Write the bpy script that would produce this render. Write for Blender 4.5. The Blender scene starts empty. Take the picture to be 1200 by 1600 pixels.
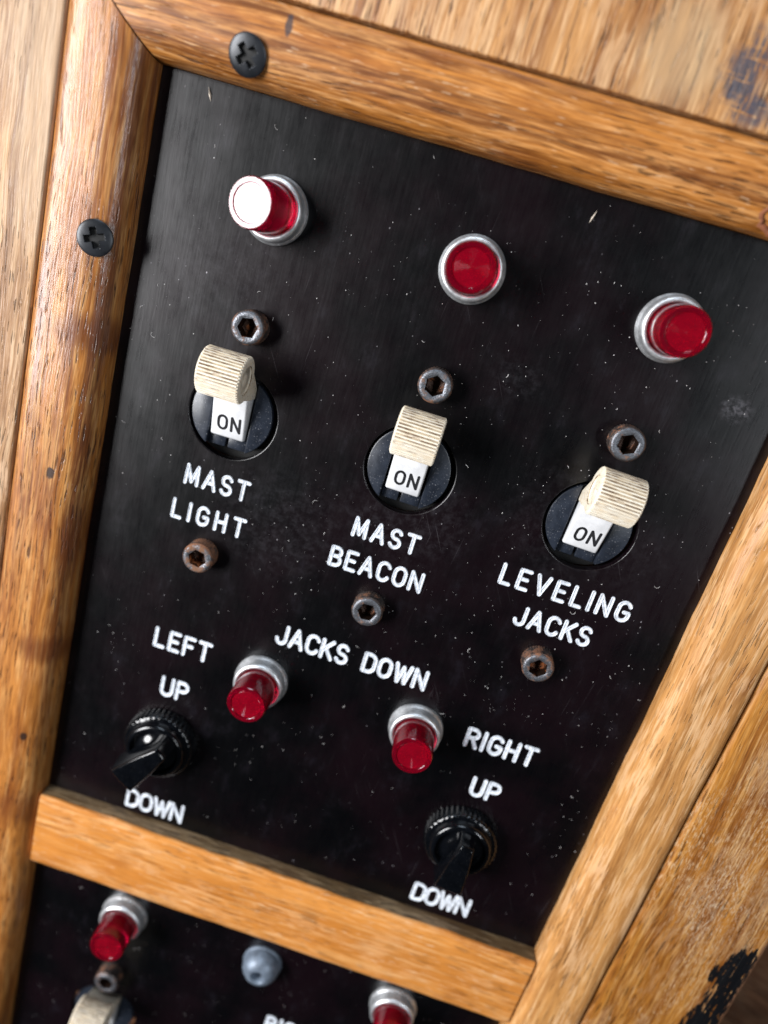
import bpy, bmesh, math, random
from mathutils import Vector, Matrix

S = bpy.context.scene
COL = S.collection
MM = 0.001
R = math.radians
random.seed(7)

# ------------------------------------------------------------------ camera
cam = bpy.data.cameras.new("camera")
camo = bpy.data.objects.new("camera", cam)
COL.objects.link(camo)
right = Vector((0.95295072, 0.27345637, -0.13079199))
down = Vector((0.30040618, -0.90963076, 0.28692859))
fwd = Vector((-0.04050997, -0.31271952, -0.94898127))
m = Matrix((right, -down, -fwd)).transposed().to_4x4()
m.translation = Vector((4.36, 45.78, 178.0)) * MM
camo.matrix_world = m
cam.sensor_fit = 'VERTICAL'
cam.sensor_height = 36.0
cam.sensor_width = 27.0
cam.lens = 1110.0 / 1600.0 * 36.0
cam.clip_start = 0.005
cam.clip_end = 50
cam.dof.use_dof = True
cam.dof.focus_distance = 0.177
cam.dof.aperture_fstop = 6.2
S.camera = camo

# ------------------------------------------------------------------ world and lamps
w = bpy.data.worlds.new("World")
S.world = w
w.use_nodes = True
bg = w.node_tree.nodes["Background"]
bg.inputs[0].default_value = (0.80, 0.88, 1.0, 1)
bg.inputs[1].default_value = 0.022


def area(name, pos, target, sx, sy, radiance, color):
    l = bpy.data.lights.new(name, 'AREA')
    l.shape = 'RECTANGLE'
    l.size, l.size_y = sx, sy
    l.energy = radiance * math.pi * sx * sy
    l.color = color
    o = bpy.data.objects.new(name, l)
    COL.objects.link(o)
    p = Vector(pos)
    z = (p - Vector(target)).normalized()
    y = Vector((0, 1, 0))
    x = y.cross(z).normalized()
    y = z.cross(x)
    mm = Matrix((x, y, z)).transposed().to_4x4()
    mm.translation = p
    o.matrix_world = mm
    return o


# window light from the left, a dimmer opening on the right
area("window_light", (-0.62, 0.02, 0.56), (-0.02, -0.02, 0), 0.30, 0.50, 33.0, (0.985, 0.985, 1.0))
area("far_opening_light", (0.55, 0.10, 0.72), (-0.05, 0.0, 0), 0.06, 0.42, 30.0, (0.90, 0.95, 1.0))
area("ceiling_opening_light", (-0.15, 0.80, 0.42), (0, 0, 0), 0.40, 0.20, 9.0, (0.72, 0.86, 1.0))

vs = S.view_settings
vs.view_transform = 'Standard'
vs.look = 'None'
vs.exposure = 0.0
vs.gamma = 1.0
S.cycles.use_denoising = True
S.cycles.max_bounces = 8
S.cycles.sample_clamp_indirect = 4.0


# ------------------------------------------------------------------ node helpers
class NT:
    def __init__(self, name):
        self.mat = bpy.data.materials.new(name)
        self.mat.use_nodes = True
        self.nt = self.mat.node_tree
        self.bsdf = self.nt.nodes["Principled BSDF"]

    def set(self, sock, v):
        if isinstance(v, bpy.types.NodeSocket):
            self.nt.links.new(v, sock)
        else:
            if sock.type == 'RGBA' and len(v) == 3:
                v = (*v, 1)
            sock.default_value = v

    def node(self, t, ins=None, **attrs):
        n = self.nt.nodes.new(t)
        for k, v in attrs.items():
            setattr(n, k, v)
        for k, v in (ins or {}).items():
            self.set(n.inputs[k], v)
        return n

    def P(self, **kw):
        for k, v in kw.items():
            self.set(self.bsdf.inputs[k.replace('_', ' ')], v)

    def math(self, op, a, b=0.0, clamp=False):
        return self.node('ShaderNodeMath', {0: a, 1: b}, operation=op, use_clamp=clamp).outputs[0]

    def mul(self, a, b):
        return self.math('MULTIPLY', a, b)

    def add(self, a, b):
        return self.math('ADD', a, b)

    def vscale(self, v, sc, off=(0, 0, 0)):
        return self.node('ShaderNodeVectorMath', {0: v, 1: sc, 2: off}, operation='MULTIPLY_ADD').outputs[0]

    def noise(self, v, scale=1.0, detail=4.0, rough=0.55, dist=0.0):
        return self.node('ShaderNodeTexNoise', {'Vector': v, 'Scale': scale, 'Detail': detail, 'Roughness': rough,
                                                'Distortion': dist}).outputs[0]

    def step(self, v, lo, hi, a=0.0, b=1.0):
        return self.node('ShaderNodeMapRange', {0: v, 1: lo, 2: hi, 3: a, 4: b}, interpolation_type='SMOOTHSTEP').outputs[0]

    def mix(self, f, a, b, blend='MIX'):
        n = self.node('ShaderNodeMix', data_type='RGBA', blend_type=blend)
        self.set(n.inputs[0], f)
        self.set(n.inputs[6], a)
        self.set(n.inputs[7], b)
        return n.outputs[2]

    def obj(self):
        return self.node('ShaderNodeTexCoord').outputs['Object']

    def xyz(self, v):
        return self.node('ShaderNodeSeparateXYZ', {0: v}).outputs

    def bump(self, h, dist, strength=1.0, normal=None):
        n = self.node('ShaderNodeBump', {'Height': h, 'Distance': dist, 'Strength': strength})
        if normal is not None:
            self.set(n.inputs['Normal'], normal)
        return n.outputs[0]


def blob(g, co, cx, cy, rx, ry, wob=0.35, sc=220.0, soft=0.25, ani=1.0):
    """an irregular patch, 1 inside, in local metres"""
    x, y, z = g.xyz(co)
    dx = g.math('DIVIDE', g.add(x, -cx), rx)
    dy = g.math('DIVIDE', g.add(y, -cy), ry)
    d = g.math('SQRT', g.add(g.mul(dx, dx), g.mul(dy, dy)))
    n = g.noise(g.vscale(co, (sc, sc * ani, sc)), 1.0, 5.0, 0.6)
    d = g.add(d, g.mul(g.add(n, -0.5), wob * 2))
    return g.step(d, 1.0 + soft, 1.0 - soft)


def wood(name, dark, mid, light, seed, pores=0.7, wear=0.3, wearcol=(0.5, 0.36, 0.22), rough=0.5, coat=0.25,
         band=150.0, bumpd=0.00016, extra=None, contrast=1.0, fleck=0.0, coatr=0.24, fibre=1.0):
    g = NT(name)
    co = g.obj()
    off = (seed * 3.17, seed * 7.31, seed * 1.7)
    wav = g.noise(g.vscale(co, (14, 40, 40), off), 1.0, 2.0)
    x, y, z = g.xyz(co)
    y2 = g.add(y, g.mul(g.add(wav, -0.5), 0.006))
    cw = g.node('ShaderNodeCombineXYZ', {0: x, 1: y2, 2: z}).outputs[0]
    bands = g.noise(g.vscale(cw, (7, band, band), off), 1.0, 7.0, 0.66)
    fib = g.noise(g.vscale(cw, (140, 2500, 2500), off), 1.0, 2.0, 0.55)
    fib2 = g.noise(g.vscale(cw, (42, 800, 800), off), 1.0, 4.0, 0.65)
    por = g.noise(g.vscale(cw, (150, 1700, 1700), (off[1], off[0], 5)), 1.0, 2.0, 0.5)
    por2 = g.noise(g.vscale(cw, (60, 1100, 1100), (off[2], off[0], 9)), 1.0, 3.0, 0.6)
    clus = g.noise(g.vscale(cw, (18, 90, 90), (off[2], 9, 1)), 1.0, 2.0)
    blot = g.noise(g.vscale(co, (26, 75, 75), (3, off[0], off[1])), 1.0, 6.0, 0.65)
    c = g.mix(g.step(bands, 0.5 - 0.15 / contrast, 0.5 + 0.15 / contrast), dark, mid)
    c = g.mix(g.mul(g.step(fib2, 0.46, 0.66), 0.75), c, light)
    c = g.mix(g.step(fib, 0.30, 0.66, 1.0 - fibre, 1.0), g.mix(1.0, c, (0.60, 0.54, 0.48), 'MULTIPLY'), c)
    # blotchy old varnish
    c = g.mix(g.step(blot, 0.54, 0.66, 0.0, 0.6), c, g.mix(1.0, c, (0.60, 0.46, 0.34), 'MULTIPLY'))
    # rubbed bare areas, frayed along the fibres
    wr = g.noise(g.vscale(co, (45, 120, 120), (off[1], 2, off[0])), 1.0, 5.0, 0.65)
    wf = g.add(wr, g.mul(g.add(g.add(fib, fib2), -1.0), 0.55))
    wm = g.mul(g.step(wf, 0.50, 0.64), wear)
    c = g.mix(wm, c, wearcol)
    c = g.mix(g.mul(g.step(por2, 0.60, 0.72), 0.65 * pores * fibre), c, tuple(v * 0.62 for v in dark))
    pm = g.mul(g.step(por, 0.59, 0.68), g.step(clus, 0.34, 0.56))
    c = g.mix(g.mul(pm, pores), c, tuple(v * 0.30 for v in dark))
    if fleck:
        fl = g.noise(g.vscale(cw, (220, 1500, 1500), (off[0], 3, off[1])), 1.0, 2.0, 0.5)
        c = g.mix(g.mul(g.step(fl, 0.64, 0.72), fleck), c, (0.66, 0.46, 0.28))
    ro = g.add(g.add(rough, g.mul(wm, 0.25)), g.mul(g.add(fib2, -0.5), 0.4))
    if extra:
        c, ro = extra(g, co, c, ro)
    h = g.add(g.mul(fib, 0.45), g.add(g.mul(fib2, 0.5), g.mul(pm, -0.9)))
    g.bsdf.inputs['Specular IOR Level'].default_value = 0.32
    g.P(Base_Color=c, Roughness=ro, Coat_Weight=coat, Coat_Roughness=coatr,
        Normal=g.bump(h, bumpd, 0.9))
    g.set(g.bsdf.inputs['Coat Normal'], g.bump(h, bumpd * 1.0, 0.9))
    return g.mat


def plain(name, col, rough, metal=0.0, var=0.25, sc=400.0, bumpd=0.0, coat=0.0, spec=0.5, dustamt=0.0):
    g = NT(name)
    co = g.obj()
    n = g.noise(g.vscale(co, (sc, sc, sc)), 1.0, 5.0, 0.6)
    c = g.mix(g.step(n, 0.3, 0.7), tuple(v * (1 - var) for v in col), tuple(min(1, v * (1 + var)) for v in col))
    if dustamt:
        d = g.noise(g.vscale(co, (2600, 2600, 2600)), 1.0, 2.0, 0.5)
        c = g.mix(g.mul(g.step(d, 0.64, 0.74), dustamt), c, (0.35, 0.35, 0.37))
    kw = dict(Base_Color=c, Roughness=g.add(rough, g.mul(g.add(n, -0.5), 0.2)), Metallic=metal, Coat_Weight=coat)
    kw['Specular_IOR_Level'] = spec
    g.P(**kw)
    if bumpd:
        g.P(Normal=g.bump(n, bumpd, 0.6))
    return g.mat


# ------------------------------------------------------------------ materials
def panel_mat(name, seed):
    g = NT(name)
    co = g.obj()
    o = (seed, seed * 2, 0)
    big = g.noise(g.vscale(co, (22, 22, 22), o), 1.0, 5.0, 0.6)
    brush = g.noise(g.vscale(co, (1600, 90, 90), o), 1.0, 3.0, 0.6)
    smear = g.noise(g.vscale(co, (130, 70, 90), o), 1.0, 6.0, 0.7)
    c = g.mix(g.step(big, 0.38, 0.62), (0.0005, 0.0005, 0.0009), (0.0040, 0.0013, 0.0024))
    c = g.mix(g.mul(g.step(smear, 0.54, 0.74), 0.5), c, (0.009, 0.007, 0.011))
    v1 = g.node('ShaderNodeTexVoronoi', {'Vector': g.vscale(co, (900, 640, 900), o), 'Scale': 1.0, 'Randomness': 1.0})
    rnd = g.xyz(v1.outputs['Color'])
    pick = g.math('GREATER_THAN', rnd[0], 0.86)
    size = g.add(0.05, g.mul(rnd[1], 0.13))
    sp = g.mul(pick, g.step(g.math('SUBTRACT', size, v1.outputs['Distance']), 0.0, 0.05))
    sp = g.mul(sp, g.mul(g.mul(g.step(smear, 0.40, 0.62), g.step(big, 0.36, 0.60)), g.add(0.25, g.mul(rnd[2], 0.6))))
    c = g.mix(sp, c, (0.36, 0.34, 0.36))
    # rubbed smudges and fine straight scratches
    gr = g.noise(g.vscale(co, (420, 420, 420), o), 1.0, 5.0, 0.75)
    for (bx, by, br, k) in ((0.0699, 0.0380, 0.0032, 0.085), (0.0185, 0.0300, 0.0060, 0.010), (0.0030, -0.0120, 0.0150, 0.014), (-0.0300, -0.0250, 0.0160, 0.014),
                            (0.0480, -0.0010, 0.0190, 0.010), (-0.0600, 0.0350, 0.0150, 0.012)):
        c = g.mix(g.mul(g.mul(blob(g, co, bx, by, br, br * 0.8, 0.5, 260, 0.6), g.step(gr, 0.42, 0.68)), k * 3), c, (0.26, 0.25, 0.28))
    for ang, oo in ((0.12, 0.0), (-0.5, 7.0)):
        rv = g.node('ShaderNodeVectorRotate', {'Vector': co, 'Angle': ang}, rotation_type='Z_AXIS').outputs[0]
        sl = g.noise(g.vscale(rv, (2600, 40, 90), (oo, oo, 0)), 1.0, 2.0, 0.5)
        c = g.mix(g.mul(g.mul(g.step(sl, 0.70, 0.76), g.step(big, 0.45, 0.65)), 0.10), c, (0.30, 0.28, 0.30))
    ro = g.add(g.add(0.30, g.mul(g.add(brush, -0.5), 0.10)), g.mul(g.add(smear, -0.5), 0.22))
    h = g.add(g.mul(brush, 0.5), g.mul(smear, 0.5))
    g.P(Base_Color=c, Roughness=ro, Normal=g.bump(h, 0.00004, 0.5))
    g.bsdf.inputs['Specular IOR Level'].default_value = 0.42
    return g.mat


def knob_mat():
    g = NT("aged_cream_plastic")
    co = g.obj()
    n = g.noise(g.vscale(co, (350, 900, 900)), 1.0, 5.0, 0.65)
    st = g.noise(g.vscale(co, (260, 1500, 1500), (4, 1, 2)), 1.0, 3.0, 0.6)
    c = g.mix(g.step(n, 0.35, 0.65), (0.80, 0.745, 0.63), (0.74, 0.63, 0.47))
    c = g.mix(g.mul(g.step(st, 0.60, 0.70), 0.75), c, (0.22, 0.13, 0.07))
    g.P(Base_Color=c, Roughness=0.48, Normal=g.bump(n, 0.00005, 0.5))
    return g.mat


def grime_mat():
    g = NT("grimy_groove_plastic")
    co = g.obj()
    n = g.noise(g.vscale(co, (240, 700, 700)), 1.0, 4.0, 0.65)
    c = g.mix(g.step(n, 0.36, 0.62), (0.52, 0.43, 0.30), (0.13, 0.075, 0.038))
    g.P(Base_Color=c, Roughness=0.75)
    return g.mat


def lens_mat(name, base, sub, coat=1.0, coatr=0.02):
    g = NT(name)
    co = g.obj()
    n = g.noise(g.vscale(co, (500, 500, 500)), 1.0, 4.0)
    c = g.mix(g.step(n, 0.3, 0.7), tuple(v * 0.85 for v in base), base)
    g.P(Base_Color=c, Roughness=0.12, Transmission_Weight=sub, IOR=1.49, Coat_Weight=coat, Coat_Roughness=coatr, Coat_IOR=1.6)
    g.bsdf.inputs['Specular IOR Level'].default_value = 0.15
    return g.mat


def rust_steel(name, steel, rust, lo, hi):
    g = NT(name)
    co = g.obj()
    inf = g.node('ShaderNodeObjectInfo').outputs['Random']
    so = g.node('ShaderNodeCombineXYZ', {0: g.mul(inf, 9.0), 1: inf, 2: 0.0}).outputs[0]
    v = g.node('ShaderNodeVectorMath', {0: g.vscale(co, (420, 420, 420)), 1: so}, operation='ADD').outputs[0]
    n = g.noise(v, 1.0, 6.0, 0.65)
    f = g.noise(g.vscale(co, (2200, 2200, 2200)), 1.0, 3.0)
    k = g.step(g.add(g.add(n, g.mul(g.add(inf, -0.5), 0.22)), g.mul(g.add(f, -0.5), 0.25)), lo, hi)
    c = g.mix(k, steel, rust)
    c = g.mix(g.step(f, 0.4, 0.8, 0.0, 0.5), c, g.mix(1.0, c, (0.4, 0.35, 0.35), 'MULTIPLY'))
    g.P(Base_Color=c, Metallic=g.step(k, 0.0, 1.0, 0.75, 0.05), Roughness=g.step(k, 0.0, 1.0, 0.42, 0.85),
        Normal=g.bump(g.add(n, f), 0.00018, 0.7))
    return g.mat


M = {}
M['panel'] = panel_mat("black_phenolic_sheet", 0.0)
M['panel2'] = panel_mat("black_phenolic_sheet_dull", 5.3)
M['letter'] = plain("engraved_white_fill", (0.60, 0.635, 0.69), 0.5, var=0.28, sc=1100)
M['ink'] = plain("black_ink", (0.012, 0.012, 0.014), 0.5)
M['bezel'] = plain("dull_aluminium", (0.74, 0.76, 0.78), 0.40, metal=0.85, var=0.14, sc=700, bumpd=0.00006)
M['lens'] = lens_mat("red_lens_plastic", (0.50, 0.002, 0.030), 0.82, 0.15, 0.12)
M['lensface'] = lens_mat("red_lens_face", (0.33, 0.001, 0.014), 0.45, 1.0, 0.06)
M['screw'] = rust_steel("worn_steel", (0.14, 0.148, 0.165), (0.17, 0.080, 0.040), 0.43, 0.61)
M['screwside'] = rust_steel("rusted_steel", (0.10, 0.085, 0.08), (0.20, 0.085, 0.042), 0.36, 0.54)
M['rust'] = rust_steel("orange_rust", (0.035, 0.018, 0.012), (0.40, 0.12, 0.028), 0.46, 0.66)
M['bushing'] = plain("black_moulded_plastic", (0.013, 0.017, 0.026), 0.33, dustamt=0.5, bumpd=0.00002)
M['void'] = plain("black_plastic_and_recess_shade", (0.004, 0.004, 0.004), 0.7)  # black switch body, also the shade painted inside the screw recesses
M['lever'] = plain("white_lever_plastic", (0.66, 0.665, 0.68), 0.35, var=0.10, sc=260)
M['knob'] = knob_mat()
M['grime'] = grime_mat()
M['black'] = plain("glossy_black_plastic", (0.0016, 0.0020, 0.0030), 0.15, dustamt=0.04)
M['blackmetal'] = plain("blackened_screw_steel", (0.015, 0.017, 0.021), 0.36, metal=0.3, bumpd=0.00003)
M['dust'] = plain("pale_lint", (0.50, 0.48, 0.47), 0.9)
M['grease'] = plain("dried_wood_filler", (0.62, 0.54, 0.45), 0.8)


def st_left_board(g, co, c, ro):
    c = g.mix(g.mul(blob(g, co, 0.03, 0.004, 0.10, 0.02, 0.6, 60), 0.35), c, (0.46, 0.36, 0.27))
    return c, ro


def st_left_rail(g, co, c, ro):
    # darker bands across the rail, a knock and a nail hole
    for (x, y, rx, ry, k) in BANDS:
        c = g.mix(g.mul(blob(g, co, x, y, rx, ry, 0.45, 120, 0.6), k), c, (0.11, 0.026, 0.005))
    for (x, y, rr) in ((0.1020, -0.0085, 0.0011), (0.1868, -0.0058, 0.0010), (0.0385, -0.0058, 0.0012)):
        c = g.mix(blob(g, co, x, y, rr * 1.5, rr, 0.5, 900, 0.25), c, (0.035, 0.015, 0.008))
    return c, ro


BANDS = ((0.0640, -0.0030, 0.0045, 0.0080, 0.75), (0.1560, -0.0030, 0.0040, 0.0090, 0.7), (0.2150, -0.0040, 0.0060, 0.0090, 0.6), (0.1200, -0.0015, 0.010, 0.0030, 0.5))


def st_top_rail(g, co, c, ro):
    m = blob(g, co, 0.0300, 0.0124, 0.0008, 0.0020, 0.6, 900)
    return g.mix(g.mul(m, 0.85), c, (0.03, 0.028, 0.035)), ro


def st_top_board(g, co, c, ro):
    ring = g.math('SUBTRACT', blob(g, co, 0.0655, 0.0055, 0.0080, 0.0085, 0.6, 170),
                  blob(g, co, 0.0665, 0.0085, 0.0036, 0.0044, 0.7, 200), True)
    st = g.math('MINIMUM', g.noise(g.vscale(co, (1100, 90, 300)), 1.0, 4.0, 0.7), g.noise(g.vscale(co, (130, 1000, 300)), 1.0, 4.0, 0.7))
    k = g.mul(ring, g.step(st, 0.38, 0.47))
    c = g.mix(g.mul(k, 0.88), c, (0.040, 0.050, 0.075))
    p = blob(g, co, 0.066, -0.012, 0.010, 0.008, 0.5, 130, 0.5)
    return g.mix(g.mul(p, 0.4), c, (0.52, 0.38, 0.22)), ro


def st_right_board(g, co, c, ro):
    # local x runs along -v, local y along +u ; origin at the board's inner top corner
    patch = blob(g, co, 0.106, 0.0185, 0.016, 0.0080, 0.75, 190, 0.6)
    sc = 0.0
    for ang, sx, o in ((0.30, 110, 0), (-0.55, 90, 5), (0.85, 130, 9), (-1.15, 120, 13)):
        rv = g.node('ShaderNodeVectorRotate', {'Vector': co, 'Angle': ang}, rotation_type='Z_AXIS').outputs[0]
        a = g.noise(g.vscale(rv, (sx, 1900, 500), (o, o * 2, 1)), 1.0, 4.0, 0.7)
        sc = g.math('MAXIMUM', sc, g.step(a, 0.60, 0.72))
    base = g.noise(g.vscale(co, (500, 2200, 900), (2, 2, 2)), 1.0, 3.0, 0.7)
    sc = g.math('MAXIMUM', sc, g.step(base, 0.50, 0.66, 0.0, 0.75))
    c = g.mix(g.mul(g.mul(patch, sc), 0.8), c, (0.62, 0.50, 0.36))
    fine = g.noise(g.vscale(co, (420, 2300, 900), (1, 8, 2)), 1.0, 3.0, 0.7)
    pale = g.noise(g.vscale(co, (30, 90, 60), (8, 1, 2)), 1.0, 5.0, 0.65)
    c = g.mix(g.mul(g.mul(g.step(pale, 0.46, 0.62), g.step(fine, 0.48, 0.66)), 0.6), c, (0.58, 0.41, 0.24))
    # black paint near the lower outer edge
    pt = g.math('MAXIMUM', blob(g, co, 0.1275, 0.0340, 0.0100, 0.0070, 0.85, 110, 0.06, 6.0),
                blob(g, co, 0.1520, 0.0345, 0.0200, 0.0078, 0.80, 110, 0.06, 6.0))
    chip = g.noise(g.vscale(co, (150, 1300, 500), (3, 3, 0)), 1.0, 4.0, 0.65)
    pt = g.mul(pt, g.step(chip, 0.66, 0.61))
    ly = g.xyz(co)[1]
    edge = g.add(ly, g.mul(g.add(fine, -0.5), 0.004))
    pt = g.mul(pt, g.step(edge, 0.0362, 0.0355))
    c = g.mix(g.step(edge, 0.0348, 0.0362), c, (0.20, 0.095, 0.05))
    c = g.mix(pt, c, (0.004, 0.004, 0.005))
    return c, g.add(ro, g.mul(pt, -0.1))


M['w_left_board'] = wood("pale_weathered_wood", (0.30, 0.150, 0.062), (0.54, 0.320, 0.160), (0.64, 0.440, 0.265), 1.0, pores=0.8,
                         wear=0.4, wearcol=(0.580, 0.387, 0.2500), band=260, extra=st_left_board, contrast=1.4, coat=0.2, fibre=0.9)
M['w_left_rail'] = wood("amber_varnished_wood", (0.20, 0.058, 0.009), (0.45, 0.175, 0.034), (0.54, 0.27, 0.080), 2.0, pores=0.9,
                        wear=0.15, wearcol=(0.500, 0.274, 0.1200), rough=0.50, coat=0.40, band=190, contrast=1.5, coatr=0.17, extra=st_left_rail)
M['w_top_rail'] = wood("honey_varnished_wood", (0.200, 0.064, 0.0090), (0.470, 0.180, 0.0340), (0.620, 0.293, 0.0900), 3.0, pores=0.75,
                       wear=0.2, wearcol=(0.600, 0.312, 0.1200), rough=0.5, coat=0.12, band=300, extra=st_top_rail, fleck=0.35, contrast=1.9)
M['w_cross'] = wood("light_orange_wood", (0.460, 0.161, 0.0250), (0.620, 0.250, 0.0520), (0.660, 0.331, 0.1100), 4.0, pores=0.6,
                    wear=0.35, wearcol=(0.680, 0.387, 0.1800), band=90, fleck=0.5, contrast=0.8, coat=0.1, fibre=0.45)
M['w_right_rail'] = wood("pale_honey_wood", (0.36, 0.160, 0.045), (0.580, 0.279, 0.0850), (0.660, 0.387, 0.1650), 5.0, pores=0.5,
                         wear=0.45, wearcol=(0.660, 0.416, 0.2300), band=150, contrast=1.1, coat=0.15, fibre=0.6)
M['w_right_board'] = wood("worn_golden_veneer", (0.240, 0.080, 0.0100), (0.420, 0.170, 0.0250), (0.500, 0.246, 0.0600), 6.0, pores=0.7,
                          wear=0.2, band=140, extra=st_right_board, contrast=1.4, coat=0.1)
M['w_top_board'] = wood("faded_plywood", (0.270, 0.109, 0.0340), (0.520, 0.260, 0.0920), (0.620, 0.369, 0.1750), 7.0, pores=0.9,
                        wear=0.35, wearcol=(0.620, 0.406, 0.2300), band=150, extra=st_top_board, contrast=1.3, coat=0.1, fibre=0.7)
M['w_edge'] = wood("dark_raw_edge_wood", (0.09, 0.055, 0.026), (0.15, 0.095, 0.045), (0.20, 0.14, 0.075), 8.0, wear=0.2)
M['w_floor'] = wood("dark_brown_wood", (0.09, 0.04, 0.02), (0.22, 0.095, 0.045), (0.30, 0.14, 0.07), 9.0, band=30, wear=0.1)


# ------------------------------------------------------------------ object helpers
def link(name, me, mat=None, parent=None, loc=(0, 0, 0), rot=(0, 0, 0)):
    if isinstance(me, bmesh.types.BMesh):
        b = me
        me = bpy.data.meshes.new(name)
        b.normal_update()
        b.to_mesh(me)
        b.free()
    for mt in (mat if isinstance(mat, (list, tuple)) else [mat] if mat else []):
        me.materials.append(mt)
    o = bpy.data.objects.new(name, me)
    COL.objects.link(o)
    o.parent = parent
    o.location = Vector(loc) * MM
    o.rotation_euler = rot
    return o


def tag(o, label=None, cat=None, group=None, kind=None):
    for k, v in (('label', label), ('category', cat), ('group', group), ('kind', kind)):
        if v:
            o[k] = v
    return o


def smooth(o, ang=35):
    for p in o.data.polygons:
        p.use_smooth = True
    o.data.set_sharp_from_angle(angle=R(ang))
    return o


def lathe(prof, n=64, closed_bottom=False, rfun=None):
    """prof: list of (r, z) in mm, from the outside bottom to the inside top; r = 0 closes to a point"""
    bm = bmesh.new()
    rings = []
    for r, z in prof:
        if r < 1e-6:
            rings.append([bm.verts.new((0, 0, z * MM))])
        else:
            ring = []
            for i in range(n):
                a = 2 * math.pi * i / n
                rr = rfun(r, z, i) if rfun else r
                ring.append(bm.verts.new((rr * math.cos(a) * MM, rr * math.sin(a) * MM, z * MM)))
            rings.append(ring)
    for a, b in zip(rings, rings[1:]):
        for i in range(n):
            j = (i + 1) % n
            if len(a) == 1:
                bm.faces.new((a[0], b[i], b[j])) if len(b) > 1 else None
            elif len(b) == 1:
                bm.faces.new((a[i], a[j], b[0]))
            else:
                bm.faces.new((a[i], a[j], b[j], b[i]))
    return bm


def prism(poly, x0, x1, bm=None, axis='x'):
    """extrude a closed polygon given as (v, z) pairs along x (mm)"""
    bm = bm or bmesh.new()
    a = [bm.verts.new((x0 * MM, p[0] * MM, p[1] * MM)) for p in poly]
    b = [bm.verts.new((x1 * MM, p[0] * MM, p[1] * MM)) for p in poly]
    n = len(poly)
    for i in range(n):
        j = (i + 1) % n
        bm.faces.new((a[i], a[j], b[j], b[i]))
    bm.faces.new(list(reversed(a)))
    bm.faces.new(b)
    bmesh.ops.recalc_face_normals(bm, faces=bm.faces)
    return bm


def box(bm, x0, x1, y0, y1, z0, z1):
    v = [bm.verts.new((x * MM, y * MM, z * MM)) for x in (x0, x1) for y in (y0, y1) for z in (z0, z1)]
    for f in ((0, 1, 3, 2), (4, 6, 7, 5), (0, 4, 5, 1), (2, 3, 7, 6), (0, 2, 6, 4), (1, 5, 7, 3)):
        bm.faces.new([v[i] for i in f])
    return bm


def bevel(bm, w, seg=2, angle=40):
    es = [e for e in bm.edges if len(e.link_faces) == 2 and e.calc_face_angle(0) > R(angle)]
    bmesh.ops.bevel(bm, geom=es, offset=w * MM, segments=seg, affect='EDGES', profile=0.5)
    return bm


# ------------------------------------------------------------------ stroke lettering
def arc(cx, cy, rx, ry, a0, a1, n=9):
    return [(cx + rx * math.cos(R(a0 + (a1 - a0) * i / n)), cy + ry * math.sin(R(a0 + (a1 - a0) * i / n))) for i in range(n + 1)]


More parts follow.
